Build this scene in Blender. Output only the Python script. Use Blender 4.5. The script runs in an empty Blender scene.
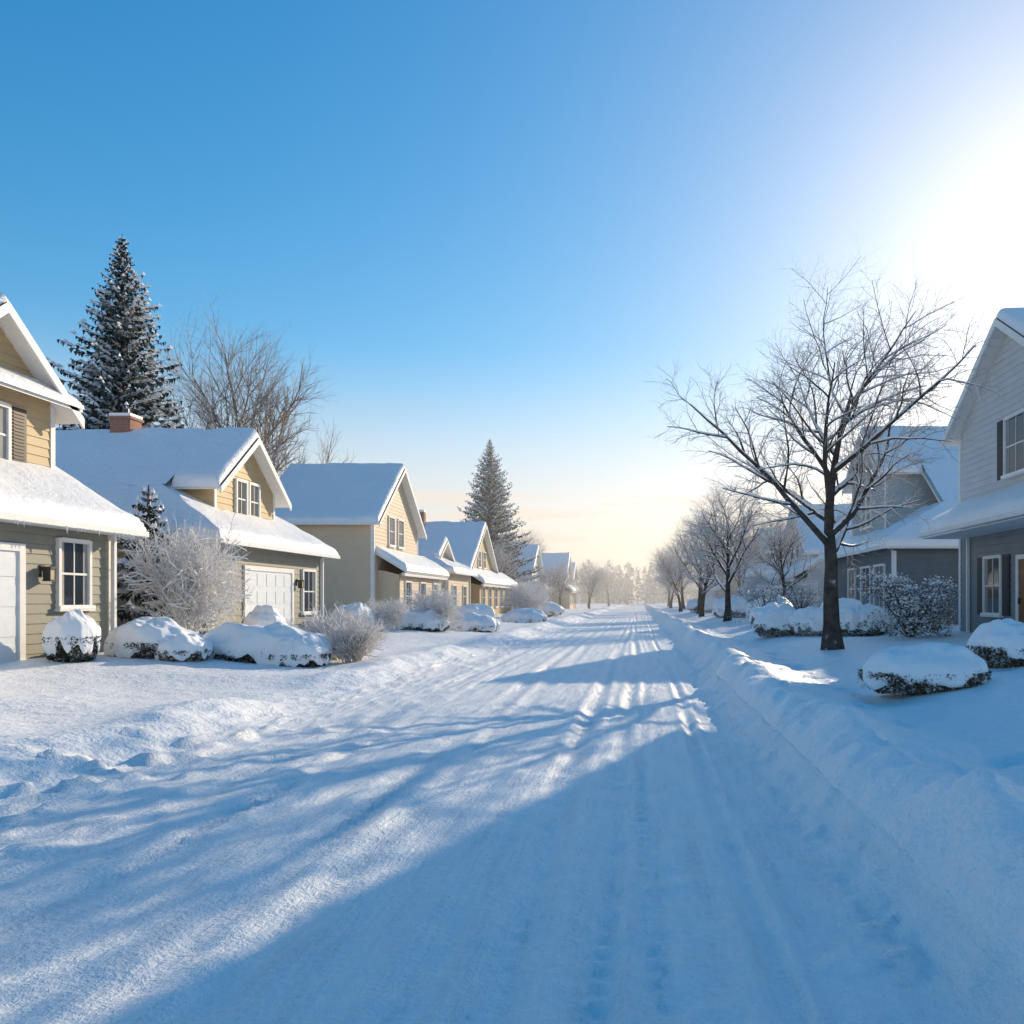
import bpy, math, random
import numpy as np
from mathutils import Vector, Matrix

scene = bpy.context.scene
SUN_EL = math.radians(20.0)
SUN_AZ = math.radians(30.5)   # from +Y towards +X

# ------------------------------------------------------------------ noise
_rs = np.random.RandomState(7)
_T = _rs.rand(256, 256) * 2 - 1
def vnoise(x, y, seed=0):
    x = np.asarray(x, float) + seed * 17.31; y = np.asarray(y, float) + seed * 9.77
    xi = np.floor(x).astype(int); yi = np.floor(y).astype(int)
    fx = x - xi; fy = y - yi
    fx = fx*fx*fx*(fx*(fx*6-15)+10); fy = fy*fy*fy*(fy*(fy*6-15)+10)
    a = _T[xi & 255, yi & 255]; b = _T[(xi+1) & 255, yi & 255]
    c = _T[xi & 255, (yi+1) & 255]; d = _T[(xi+1) & 255, (yi+1) & 255]
    return (a*(1-fx)+b*fx)*(1-fy)+(c*(1-fx)+d*fx)*fy
def fbm(x, y, o=4, seed=0):
    s = 0; a = 1; t = 0
    for i in range(o):
        s = s + a*vnoise(np.asarray(x)*2**i, np.asarray(y)*2**i, seed+i*3); t += a; a *= .5
    return s/t
def sstep(a, b, x):
    t = np.clip((np.asarray(x, float)-a)/(b-a), 0, 1); return t*t*(3-2*t)

# ------------------------------------------------------------------ materials
def new_mat(name):
    m = bpy.data.materials.new(name); m.use_nodes = True
    nt = m.node_tree; b = nt.nodes['Principled BSDF']
    return m, nt, b
def N(nt, typ, **kw):
    n = nt.nodes.new(typ)
    for k, v in kw.items(): setattr(n, k, v)
    return n
def L(nt, a, b): nt.links.new(a, b)
def noise_node(nt, vec, scale, detail=4, rough=.6):
    n = N(nt, 'ShaderNodeTexNoise'); n.inputs['Scale'].default_value = scale
    n.inputs['Detail'].default_value = detail; n.inputs['Roughness'].default_value = rough
    L(nt, vec, n.inputs['Vector']); return n.outputs['Fac']
def ramp(nt, fac, stops):
    r = N(nt, 'ShaderNodeValToRGB'); el = r.color_ramp.elements
    el[0].position, el[0].color = stops[0][0], (*stops[0][1], 1)
    el[1].position, el[1].color = stops[-1][0], (*stops[-1][1], 1)
    for p, c in stops[1:-1]:
        e = el.new(p); e.color = (*c, 1)
    L(nt, fac, r.inputs['Fac']); return r.outputs['Color']
def bump(nt, b, hs):
    prev = None
    for h, dist, st in hs:
        n = N(nt, 'ShaderNodeBump'); n.inputs['Distance'].default_value = dist
        n.inputs['Strength'].default_value = st; L(nt, h, n.inputs['Height'])
        if prev: L(nt, prev, n.inputs['Normal'])
        prev = n.outputs['Normal']
    L(nt, prev, b.inputs['Normal'])

def mat_snow(name, kind='ground'):
    m, nt, b = new_mat(name)
    g = N(nt, 'ShaderNodeNewGeometry').outputs['Position']
    b.inputs['Roughness'].default_value = .48
    b.inputs['Specular IOR Level'].default_value = .6
    if kind == 'road':
        mp = N(nt, 'ShaderNodeMapping'); mp.inputs['Scale'].default_value = (1, .10, 1); L(nt, g, mp.inputs['Vector'])
        fine = noise_node(nt, g, 26, 4, .7); streak = noise_node(nt, mp.outputs['Vector'], 7, 4, .62)
        hs = [(fine, .032, .65), (streak, .035, .6)]
        ad = N(nt, 'ShaderNodeMath', operation='MULTIPLY_ADD'); L(nt, fine, ad.inputs[0]); ad.inputs[1].default_value = .55; L(nt, streak, ad.inputs[2])
        c2 = ramp(nt, ad.outputs[0], [(.52, (.74, .74, .76)), (.72, (.89, .88, .875)), (.95, (.95, .94, .92))])
        L(nt, c2, b.inputs['Base Color'])
    elif kind == 'small':
        b.inputs['Base Color'].default_value = (.93, .92, .91, 1); hs = [(noise_node(nt, g, 18, 1, .55), .02, .35)]
        b.inputs['Specular IOR Level'].default_value = .3
    else:
        fine = noise_node(nt, g, 26, 3, .65)
        c = ramp(nt, fine, [(.3, (.86, .86, .87)), (.65, (.95, .94, .925))])
        L(nt, c, b.inputs['Base Color'])
        hs = [(noise_node(nt, g, 5, 2), .07, .5), (fine, .03, .6)]
    bump(nt, b, hs)
    return m

def mat_plain(name, col, rough=.6, var=.12, scale=6, bmp=0, metal=0, spec=.4):
    m, nt, b = new_mat(name)
    g = N(nt, 'ShaderNodeNewGeometry').outputs['Position']
    f = noise_node(nt, g, scale, 2)
    lo = tuple(x*(1-var) for x in col); hi = tuple(min(1, x*(1+var)) for x in col)
    L(nt, ramp(nt, f, [(.3, lo), (.7, hi)]), b.inputs['Base Color'])
    b.inputs['Roughness'].default_value = rough; b.inputs['Metallic'].default_value = metal
    b.inputs['Specular IOR Level'].default_value = spec
    return m

def mat_dusted(name, col, t0, t1, nscale=3.0, namp=.8, snowcol=(.92, .92, .92), rough=.8, var=.35):
    m, nt, b = new_mat(name)
    geo = N(nt, 'ShaderNodeNewGeometry'); g = geo.outputs['Position']
    sep = N(nt, 'ShaderNodeSeparateXYZ'); L(nt, geo.outputs['Normal'], sep.inputs[0])
    nf = noise_node(nt, g, nscale, 1)
    nz = N(nt, 'ShaderNodeMath', operation='MULTIPLY_ADD'); L(nt, nf, nz.inputs[0])
    nz.inputs[1].default_value = namp*2
    nz.inputs[2].default_value = -namp
    ad = N(nt, 'ShaderNodeMath', operation='ADD'); L(nt, sep.outputs['Z'], ad.inputs[0]); L(nt, nz.outputs[0], ad.inputs[1])
    mr = N(nt, 'ShaderNodeMapRange'); mr.inputs['From Min'].default_value = t0; mr.inputs['From Max'].default_value = t1
    L(nt, ad.outputs[0], mr.inputs['Value'])
    base = ramp(nt, nf, [(.3, tuple(x*(1-var) for x in col)), (.7, tuple(x*(1+var) for x in col))])
    mx = N(nt, 'ShaderNodeMix', data_type='RGBA'); L(nt, mr.outputs[0], mx.inputs['Factor'])
    L(nt, base, mx.inputs['A']); mx.inputs['B'].default_value = (*snowcol, 1)
    L(nt, mx.outputs['Result'], b.inputs['Base Color'])
    b.inputs['Roughness'].default_value = rough; b.inputs['Specular IOR Level'].default_value = .2
    return m

def mat_brick(name):
    m, nt, b = new_mat(name)
    geo = N(nt, 'ShaderNodeNewGeometry'); sep = N(nt, 'ShaderNodeSeparateXYZ'); L(nt, geo.outputs['Position'], sep.inputs[0])
    ad = N(nt, 'ShaderNodeMath', operation='ADD'); L(nt, sep.outputs['X'], ad.inputs[0]); L(nt, sep.outputs['Y'], ad.inputs[1])
    cb = N(nt, 'ShaderNodeCombineXYZ'); L(nt, ad.outputs[0], cb.inputs['X']); L(nt, sep.outputs['Z'], cb.inputs['Y'])
    br = N(nt, 'ShaderNodeTexBrick'); br.inputs['Scale'].default_value = 4.5
    br.inputs['Color1'].default_value = (.26, .10, .06, 1); br.inputs['Color2'].default_value = (.34, .15, .09, 1)
    br.inputs['Mortar'].default_value = (.3, .27, .25, 1); L(nt, cb.outputs[0], br.inputs['Vector'])
    L(nt, br.outputs['Color'], b.inputs['Base Color']); b.inputs['Roughness'].default_value = .9
    return m

M = {}
M['snow'] = mat_snow('snow'); M['road'] = mat_snow('packed_road_snow', 'road'); M['tsnow'] = mat_snow('clinging_snow', 'small')
M['trim'] = mat_plain('white_trim_paint', (.76, .75, .72), .5, .04)
M['sage'] = mat_plain('sage_siding', (.26, .25, .20), .6, .07, 1.5)
M['tan'] = mat_plain('tan_siding', (.50, .37, .205), .6, .06, 1.5)
M['cream'] = mat_plain('cream_siding', (.61, .49, .35), .6, .05, 1.5)
M['white'] = mat_plain('white_siding', (.58, .58, .58), .6, .05, 1.5)
M['bluegrey'] = mat_plain('bluegrey_siding', (.12, .145, .16), .6, .08, 1.5)
M['slate'] = mat_plain('slate_siding', (.22, .24, .25), .6, .08, 1.5)
M['grey'] = mat_plain('grey_siding', (.40, .42, .43), .6, .06, 1.5)
M['garage'] = mat_plain('garage_door_paint', (.70, .73, .76), .45, .04)
M['shutter'] = mat_plain('shutter_paint', (.02, .024, .03), .5, .1)
M['shutterb'] = mat_plain('brown_shutter_paint', (.05, .038, .034), .5, .1)
M['door'] = mat_plain('door_wood', (.20, .085, .035), .45, .25, 5)
M['metal'] = mat_plain('dark_metal', (.03, .03, .032), .4, .1, 6, 0, 0, .6)
M['brick'] = mat_brick('chimney_brick')
M['curtain'] = mat_plain('curtain_cloth', (.34, .33, .31), .9, .1)
mg, nt, b = new_mat('window_glass'); b.inputs['Base Color'].default_value = (.025, .032, .042, 1)
b.inputs['Roughness'].default_value = .06; b.inputs['Specular IOR Level'].default_value = .5
gpos = N(nt, 'ShaderNodeNewGeometry').outputs['Position']; bump(nt, b, [(noise_node(nt, gpos, 1.5, 1), .02, .25)]); M['glass'] = mg
ml, nt, b = new_mat('lantern_glass'); b.inputs['Base Color'].default_value = (.6, .5, .3, 1); b.inputs['Roughness'].default_value = .2; M['lglass'] = ml
M['bark'] = mat_dusted('snowy_bark', (.075, .057, .045), .35, .6, 5, .45)
M['twig'] = mat_dusted('frosted_twig', (.28, .21, .16), -.6, .4, 6, .7)
M['farbark'] = mat_dusted('far_twig', (.24, .19, .155), -.1, .7, 3, .5)
M['frost'] = mat_dusted('frosted_shrub_twig', (.46, .39, .34), -1.0, .2, 9, .5)
M['straw'] = mat_dusted('frosted_straw', (.52, .40, .29), -.8, .4, 9, .6)
M['spruce'] = mat_dusted('snowy_spruce_needles', (.034, .054, .054), .05, .7, 1.6, .8)
M['evergreen'] = mat_dusted('shrub_leaf', (.035, .045, .025), .3, .9, 6, .6)
M['brownleaf'] = mat_dusted('brown_shrub_leaf', (.11, .075, .045), .2, .9, 6, .6)
M['frostleaf'] = mat_dusted('frosted_leaf', (.12, .12, .11), -.3, .6, 7, .7)
M['far'] = mat_dusted('haze_pale_foliage', (.18, .18, .17), -.3, .9, .6, .5)  # pale frosting in the colour stands in for haze over the far woods

# ------------------------------------------------------------------ mesh builder
class MB:
    def __init__(s): s.v = []; s.f = []; s.m = []; s.mats = []
    def mi(s, k):
        if k not in s.mats: s.mats.append(k)
        return s.mats.index(k)
    def face(s, pts, k):
        i = len(s.v); s.v.extend([tuple(p) for p in pts]); s.f.append(tuple(range(i, i+len(pts)))); s.m.append(s.mi(k))
    def grid(s, P, k):
        n = len(P); m = len(P[0]); i0 = len(s.v); mi = s.mi(k)
        for r in P: s.v.extend([tuple(p) for p in r])
        for i in range(n-1):
            for j in range(m-1):
                s.f.append((i0+i*m+j, i0+i*m+j+1, i0+(i+1)*m+j+1, i0+(i+1)*m+j)); s.m.append(mi)
    def tube(s, pts, rad, sides, k):
        i0 = len(s.v); mi = s.mi(k); n = len(pts)
        for i, p in enumerate(pts):
            d = (pts[min(i+1, n-1)] - pts[max(i-1, 0)])
            if d.length < 1e-6: d = Vector((0, 0, 1))
            d.normalize()
            a = d.cross(Vector((0, 0, 1)) if abs(d.z) < .93 else Vector((1, 0, 0))).normalized(); bb = d.cross(a)
            for q in range(sides):
                t = 2*math.pi*q/sides
                s.v.append(tuple(p + (a*math.cos(t)+bb*math.sin(t))*rad[i]))
        for i in range(n-1):
            for q in range(sides):
                q2 = (q+1) % sides
                s.f.append((i0+i*sides+q, i0+i*sides+q2, i0+(i+1)*sides+q2, i0+(i+1)*sides+q)); s.m.append(mi)
    def mesh(s, name, smooth=False):
        me = bpy.data.meshes.new(name); me.from_pydata(s.v, [], s.f)
        for k in s.mats: me.materials.append(M[k])
        me.polygons.foreach_set('material_index', s.m)
        me.polygons.foreach_set('use_smooth', [smooth]*len(s.f)); me.update(); return me
    def obj(s, name, parent=None, smooth=False):
        o = bpy.data.objects.new(name, s.mesh(name, smooth)); scene.collection.objects.link(o)
        if parent: o.parent = parent
        return o

# ------------------------------------------------------------------ ground
def ground_h(x, y, lumps=True):
    x = np.asarray(x, float); y = np.asarray(y, float)
    wig = .22*vnoise(y*.25, x*0, 3) + .12*vnoise(y*1.1, x*0, 4)
    xl = x + wig; xr = x + .12*vnoise(y*.3, x*0, 8) + .05*vnoise(y*1.2, x*0, 9)
    gap = np.exp(-((y-12.7)/1.5)**4) + np.exp(-((y-25.4)/1.7)**4) + np.exp(-((y-50)/2.0)**4)
    gap = np.clip(gap, 0, 1)
    L1 = sstep(-4.2, -5.7, xl)
    crest = np.exp(-((xl+5.5)/.55)**2)*.10*(1-gap)
    left = L1*(.20-.08*gap) + crest + sstep(-6, -12, xl)*.26
    R1 = sstep(1.15, 1.9, xr)
    right = R1*.34 + np.exp(-((xr-1.9)/.36)**2)*.19 - np.exp(-((xr-3.3)/.55)**2)*.12 + sstep(3.6, 5.2, xr)*.16 + sstep(5, 10, xr)*.15
    h = left+right
    off = np.clip(L1+R1, 0, 1)
    h = h + off*(.08*fbm(x*.35, y*.35, 3, 11) + .03*fbm(x*1.3, y*1.3, 3, 12))
    bl = np.exp(-((xl+5.3)/.75)**2)*(1-.6*gap); br = np.exp(-((xr-1.9)/.6)**2) + .6*np.exp(-((xr-3.2)/.6)**2)
    rid = 1-np.abs(fbm(x*2.6, y*2.6, 3, 21))*2.2
    h = h + bl*(.06*fbm(x*2.2, y*1.9, 5, 22)+.02*rid) + br*(.10*fbm(x*2.2, y*1.8, 5, 25)+.05*rid)
    h = h - .08*np.exp(-((xr-3.2)/.3)**2)*np.clip(vnoise(x*3, y*2.6, 31)*2, 0, 1)
    cr = np.exp(-((xl+4.6)/.55)**2)
    h = h + cr*.05*np.clip(fbm(x*6.0, y*5.5, 3, 41)*2.4-.35, 0, 1)
    cr2 = np.exp(-((xr-1.05)/.35)**2)
    h = h + cr2*.06*np.clip(fbm(x*5, y*5, 3, 43)*2.4-.3, 0, 1)
    ch = np.exp(-((xl+4.9)/.6)**2)*sstep(10.5, 7, y)
    h = h + ch*.09*np.clip(fbm(x*4.2, y*3.8, 3, 47)*2.6-.4, 0, 1)
    return h
def road_h(x, y):
    x = np.asarray(x, float); y = np.asarray(y, float)
    h = .016*fbm(x*.5, y*.18, 3, 51) + .012*fbm(x*6, y*6, 3, 52)
    for xc, w, dp, sd in [(-3.4, .12, .020, 1), (-3.05, .09, .016, 2), (-2.15, .11, .024, 3), (-1.70, .10, .020, 4), (-.85, .09, .024, 8), (-.55, .10, .042, 5), (-.25, .08, .036, 6), (.64, .055, .038, 7), (.2, .06, .016, 9)]:
        xx = x - xc - .20*vnoise(y*.07, y*0, 60+sd)
        k = .7+.5*vnoise(y*.5, y*0, 80+sd)
        tread = .014*np.sin(y*38+np.abs(xx)*60)*sstep(0, .6, vnoise(y*.8, y*0, 85+sd)+.3)
        g = np.exp(-(xx/w)**2)
        h = h - k*(g*(dp+tread) - .5*dp*(np.exp(-((xx-w*1.9)/(w*.7))**2)+np.exp(-((xx+w*1.9)/(w*.7))**2)))
    h = h + .028*np.clip(fbm(x*4.4, y*3.2, 3, 71)*2, 0, 1)*(.35+.9*sstep(-2.2, -4, x)+.8*sstep(.5, 1.1, x))
    return h
def gz(x, y): return float(ground_h(np.array([x]), np.array([y]))[0])

def axis(parts):
    out = []
    for a, b2, st in parts: out += list(np.arange(a, b2, st))
    return out
ys = axis([(-30, -4, .8), (-4, 2, .25)]); y = 2.0
while y < 3500: ys.append(y); y += max(.035, .010*y)
ys = np.array(ys)
xs = [-8+i*.05 for i in range(int(14.5/.05))]
xx = 6.5; st = .07
while xx < 3500: xs.append(xx); xx += st; st = min(st*1.045, 400)
xx = -8; st = .07; lf = []
while xx > -3500: xx -= st; lf.append(xx); st = min(st*1.045, 400)
xs = np.array(lf[::-1]+xs)
def sheet(name, xs, ys, fn, mat):
    X, Y = np.meshgrid(xs, ys, indexing='ij'); Z = fn(X, Y)
    n, m = X.shape; co = np.stack([X, Y, Z], -1).reshape(-1, 3).astype(np.float32)
    idx = np.arange(n*m).reshape(n, m)
    q = np.stack([idx[:-1, :-1], idx[1:, :-1], idx[1:, 1:], idx[:-1, 1:]], -1).reshape(-1, 4).astype(np.int32)
    me = bpy.data.meshes.new(name); me.vertices.add(len(co)); me.vertices.foreach_set('co', co.ravel())
    me.loops.add(q.size); me.loops.foreach_set('vertex_index', q.ravel())
    me.polygons.add(len(q)); me.polygons.foreach_set('loop_start', np.arange(0, q.size, 4, dtype=np.int32))
    me.polygons.foreach_set('loop_total', np.full(len(q), 4, dtype=np.int32))
    me.update(calc_edges=True); me.polygons.foreach_set('use_smooth', np.ones(len(q), bool))
    me.materials.append(M[mat]); o = bpy.data.objects.new(name, me); scene.collection.objects.link(o); return o
def gfn(X, Y):
    Z = ground_h(X, Y)
    inside = sstep(-4.75, -4.45, X)*(1-sstep(1.2, 1.45, X))
    return Z - .18*inside
sheet('snow_ground', xs, ys, gfn, 'snow')
rx = np.arange(-5.0, 1.75, .03)
ry = ys[ys < 420]
def rfn2(X, Y):
    g = ground_h(X, Y)
    e = sstep(-4.2, -4.5, X) + sstep(1.0, 1.2, X)
    lowg = np.minimum(g, .25)
    return road_h(X, Y)*(1-np.clip(e, 0, 1)) + np.clip(e, 0, 1)*(lowg-.004) + .004 - .06*np.clip(sstep(-4.75, -4.95, X)+sstep(1.5, 1.7, X), 0, 1)
sheet('snowy_road', rx, ry, rfn2, 'road')

# ------------------------------------------------------------------ houses
def edge_params(Ln):
    e = [0, .02, .06, .12, .2]
    e = [q for q in e if q < Ln*.45]
    n = max(1, int((Ln-2*e[-1])/.3))
    mid = [e[-1]+(Ln-2*e[-1])*i/n for i in range(1, n)]
    return e+mid+[Ln-q for q in e[::-1]]
class House:
    def __init__(s, name, side):
        s.s = side; s.root = bpy.data.objects.new(name, None); scene.collection.objects.link(s.root)
        s.b = {}
    def P(s, u, v, z): return Vector((s.s*u, v, z))
    def mb(s, k):
        if k not in s.b: s.b[k] = MB()
        return s.b[k]
    def finish(s):
        for k, m in s.b.items():
            if m.f: m.obj(k, s.root, smooth=(k == 'roof_snow'))
    def fr(s, kind, c):
        if kind == 'st': return lambda a, z, n: s.P(c-n, a, z)
        if kind == 'cam': return lambda a, z, n: s.P(a, c-n, z)
        if kind == 'far': return lambda a, z, n: s.P(a, c+n, z)
        if kind == 'back': return lambda a, z, n: s.P(c+n, a, z)
    def box(s, part, F, a0, a1, z0, z1, n0, n1, k):
        m = s.mb(part); c = [[[F(a, z, n) for n in (n0, n1)] for z in (z0, z1)] for a in (a0, a1)]
        g = lambda i, j, l: c[i][j][l]
        m.face([g(0,0,1), g(1,0,1), g(1,1,1), g(0,1,1)], k); m.face([g(0,0,0), g(0,1,0), g(1,1,0), g(1,0,0)], k)
        m.face([g(0,0,0), g(0,0,1), g(0,1,1), g(0,1,0)], k); m.face([g(1,0,0), g(1,1,0), g(1,1,1), g(1,0,1)], k)
        m.face([g(0,1,0), g(0,1,1), g(1,1,1), g(1,1,0)], k); m.face([g(0,0,0), g(1,0,0), g(1,0,1), g(0,0,1)], k)
    def siding(s, F, poly, k, board=.19, part='walls'):
        m = s.mb(part); zs = [p[1] for p in poly]; z = min(zs); zt = max(zs)
        def rng_at(zz):
            out = []
            for i in range(len(poly)):
                (a0, z0), (a1, z1) = poly[i], poly[(i+1) % len(poly)]
                if abs(z1-z0) < 1e-9: continue
                if min(z0, z1)-1e-9 <= zz <= max(z0, z1)+1e-9: out.append(a0+(a1-a0)*(zz-z0)/(z1-z0))
            return (min(out), max(out)) if out else None
        while z < zt-.01:
            z2 = min(z+board, zt-.004); r0 = rng_at(z+.001); r1 = rng_at(z2-.001)
            if not r0 or not r1: break
            m.face([F(r0[0], z, .022), F(r0[1], z, .022), F(r1[1], z2, .004), F(r1[0], z2, .004)], k)
            m.face([F(r0[0], z, .004), F(r0[1], z, .004), F(r0[1], z, .022), F(r0[0], z, .022)], k)
            z += board
    def window(s, F, a0, a1, z0, z1, shutters=None, mull=1, sill=True, cur=True):
        t = .075; s.box('windows', F, a0, a1, z0, z1, .024, .03, 'glass')
        B = lambda *q: s.box('window_frames', F, *q)
        B(a0-t, a0, z0-t, z1+t, .0, .085, 'trim'); B(a1, a1+t, z0-t, z1+t, .0, .085, 'trim')
        B(a0, a1, z1, z1+t*1.2, .0, .09, 'trim'); B(a0, a1, z0-t, z0, .0, .09, 'trim')
        zm = (z0+z1)/2; B(a0, a1, zm-.022, zm+.022, .0, .055, 'trim')
        for i in range(1, mull+1):
            a = a0+(a1-a0)*i/(mull+1); B(a-.012, a+.012, z0, zm-.022, .0, .047, 'trim'); B(a-.012, a+.012, zm+.022, z1, .0, .047, 'trim')
        if sill:
            s.box('window_frames', F, a0-t-.04, a1+t+.04, z0-t-.05, z0-t, 0, .13, 'trim')
            s.box('sill_snow', F, a0-t-.03, a1+t+.03, z0-t, z0-t+.06, .091, .135, 'tsnow')
        if cur:
            w = (a1-a0)*.16
            s.box('curtains', F, a0, a0+w, z0, z1, .031, .034, 'curtain'); s.box('curtains', F, a1-w, a1, z0, z1, .031, .034, 'curtain')
        if shutters:
            w = .42
            for (q0, q1) in ((a0-t-.02-w, a0-t-.02), (a1+t+.02, a1+t+.02+w)):
                s.box('shutters', F, q0, q1, z0-t, z1+t, .0, .05, shutters)
                z = z0-t+.06
                while z < z1+t-.06:
                    s.box('shutters', F, q0+.06, q1-.06, z, z+.035, .05, .065, shutters); z += .07
    def garage(s, F, a0, a1, z0, z1):
        s.box('garage_door', F, a0, a1, z0, z1, .0, .03, 'garage')
        rows = 4; cols = max(2, int((a1-a0)/.6))
        for i in range(rows):
            for j in range(cols):
                h = (z1-z0)/rows; w = (a1-a0)/cols
                s.box('garage_door', F, a0+j*w+.07, a0+(j+1)*w-.07, z0+i*h+.08, z0+(i+1)*h-.08, .03, .042, 'garage')
        t = .14
        s.box('garage_trim', F, a0-t, a0, z0, z1+t, 0, .07, 'trim'); s.box('garage_trim', F, a1, a1+t, z0, z1+t, 0, .07, 'trim')
        s.box('garage_trim', F, a0, a1, z1, z1+t, 0, .07, 'trim')
    def lantern(s, F, a, z):
        s.box('wall_lantern', F, a-.05, a+.05, z-.1, z+.12, .0, .04, 'metal'); s.box('wall_lantern', F, a-.02, a+.02, z+.06, z+.09, .04, .17, 'metal')
        s.box('wall_lantern', F, a-.06, a+.06, z-.16, z+.05, .11, .23, 'lglass')
        for q in (-.075, .06):
            s.box('wall_lantern', F, a+q, a+q+.015, z-.16, z+.05, .1, .24, 'metal')
        s.box('wall_lantern', F, a-.1, a+.1, z+.05, z+.09, .07, .27, 'metal'); s.box('wall_lantern', F, a-.08, a+.08, z-.19, z-.16, .09, .25, 'metal')
    def roof(s, q, rnd=(1, 1, 0, 1), thick=.24, deck=.13, under='trim'):
        p = [s.P(*c) for c in q]; m = s.mb('roof')
        lo = [c-Vector((0, 0, deck)) for c in p]
        m.face(p, under); m.face(lo[::-1], under)
        for i in range(4): m.face([p[i], p[(i+1) % 4], lo[(i+1) % 4], lo[i]], under)
        p = [c.copy() for c in p]
        d = (p[0]-p[3]).normalized()*.07; e = (p[1]-p[2]).normalized()*.07
        if rnd[0]: p[0] += d; p[1] += e
        lx = max((p[1]-p[0]).length, (p[2]-p[3]).length); ly = max((p[3]-p[0]).length, (p[2]-p[1]).length)
        A = edge_params(lx); B = edge_params(ly); G = []
        for a in A:
            row = []
            for bb in B:
                ta, tb = a/lx, bb/ly
                pos = (p[0]*(1-ta)+p[1]*ta)*(1-tb)+(p[3]*(1-ta)+p[2]*ta)*tb
                d = 9
                if rnd[0]: d = min(d, bb)
                if rnd[1]: d = min(d, lx-a)
                if rnd[2]: d = min(d, ly-bb)
                if rnd[3]: d = min(d, a)
                w = .2; k = 1 if d > w else math.sqrt(max(0, 1-(1-d/w)**2))
                nn = float(fbm(pos.x*.8, pos.y*.8, 3, 5))
                n2 = float(vnoise(pos.x*3, pos.y*3, 9))
                row.append(pos+Vector((0, 0, .006-.03*(1-k)+k*(thick*(1+.35*nn)+.03*n2))))
            G.append(row)
        s.mb('roof_snow').grid(G, 'snow')
    def gable_roof(s, uf, ub, yr, hw, zr, sl, oh=.4, ro=.4, thick=.24):
        e = hw+oh
        s.roof([(uf-ro, yr-e, zr-e*sl), (ub+ro, yr-e, zr-e*sl), (ub+ro, yr, zr), (uf-ro, yr, zr)], thick=thick)
        s.roof([(uf-ro, yr+e, zr-e*sl), (ub+ro, yr+e, zr-e*sl), (ub+ro, yr, zr), (uf-ro, yr, zr)], thick=thick)
    def rake_trim(s, u, yr, hw, zr, sl, oh, w=.22):
        m = s.mb('rake_boards'); e = hw+oh
        P = lambda y, z, n: s.P(u-n, y, z)
        for sg in (-1, 1):
            a = [(yr, zr-.02), (yr+sg*e, zr-e*sl-.02)]
            f = [P(a[0][0], a[0][1], .03), P(a[1][0], a[1][1], .03), P(a[1][0], a[1][1]-w, .03), P(a[0][0], a[0][1]-w, .03)]
            bk = [P(a[0][0], a[0][1], -.02), P(a[1][0], a[1][1], -.02), P(a[1][0], a[1][1]-w, -.02), P(a[0][0], a[0][1]-w, -.02)]
            m.face(f, 'trim'); m.face([f[3], f[2], bk[2], bk[3]], 'trim'); m.face([f[1], bk[1], bk[2], f[2]], 'trim'); m.face(bk, 'trim')
    def gutter(s, u, v0, v1, z, down=None):
        F = s.fr('st', u); s.box('gutter', F, v0, v1, z-.13, z-.01, .0, .11, 'trim')
        if down is not None:
            s.box('gutter', F, down-.04, down+.04, .3, z-.13, -.42, -.34, 'trim')
    def icicles(s, u, v0, v1, z, n, seed):
        R = random.Random(seed); m = s.mb('icicles')
        for i in range(n):
            v = R.uniform(v0, v1); Lc = R.uniform(.03, .16)
            m.tube([s.P(u, v, z), s.P(u, v, z-Lc)], [.012, .001], 4, 'tsnow')

def body(h, uf, ub, yr, hw, zr, sl, k_up, z0=.1, walls=('cam', 'far', 'back'), k_lo=None):
    ze = zr-hw*sl
    F = h.fr('st', uf)
    h.siding(F, [(yr-hw, z0), (yr+hw, z0), (yr+hw, ze), (yr, zr-.03), (yr-hw, ze)], k_up)
    if 'cam' in walls: h.siding(h.fr('cam', yr-hw), [(uf, z0), (ub, z0), (ub, ze), (uf, ze)], k_lo or k_up)
    if 'far' in walls: h.siding(h.fr('far', yr+hw), [(uf, z0), (ub, z0), (ub, ze), (uf, ze)], k_lo or k_up)
    if 'back' in walls: h.siding(h.fr('back', ub), [(yr-hw, z0), (yr+hw, z0), (yr+hw, ze), (yr, zr-.03), (yr-hw, ze)], k_up)
    return ze
def pent(h, uf, y0, y1, z, out=.45):
    h.roof([(uf-out, y0, z), (uf-out, y1, z), (uf, y1, z+.28), (uf, y0, z+.28)], rnd=(1, 1, 0, 1), thick=.14, deck=.12)

# --- House A (near left)
h = House('suburban_house', -1)
uf, yr, hw, zr, sl = 12.75, 15.6, 1.8, 7.45, .86
ze = body(h, uf, 20, yr, hw, zr, sl, 'tan')
h.gable_roof(uf, 20, yr, hw, zr, sl, oh=.32, ro=.4, thick=.2); h.rake_trim(uf-.42, yr, hw, zr, sl, .32)
pent(h, uf, yr-hw-.25, yr+hw+.25, ze-.05)
F = h.fr('st', uf); h.window(F, 15.05, 16.05, 4.35, 5.45, 'shutterb', 1)
h.box('corner_boards', F, yr+hw-.13, yr+hw, 3.5, ze, 0, .035, 'trim')
us = 11.5; F = h.fr('st', us)
h.siding(F, [(8.5, .2), (17.4, .2), (17.4, 3.15), (8.5, 3.15)], 'sage')
h.siding(h.fr('far', 17.4), [(us, .2), (14.0, .2), (14.0, 4.4), (us, 3.15)], 'sage'); h.siding(h.fr('cam', 8.5), [(us, .2), (14.0, .2), (14.0, 4.4), (us, 3.15)], 'sage')
h.roof([(us-.5, 8.2, 3.13), (us-.5, 17.75, 3.13), (13.9, 17.75, 4.95), (13.9, 8.2, 4.95)], rnd=(1, 1, 1, 1), thick=.25)
h.gutter(us-.5, 8.2, 17.75, 3.12, down=17.3); h.icicles(us-.62, 8.3, 17.7, 3.0, 70, 4)
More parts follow.
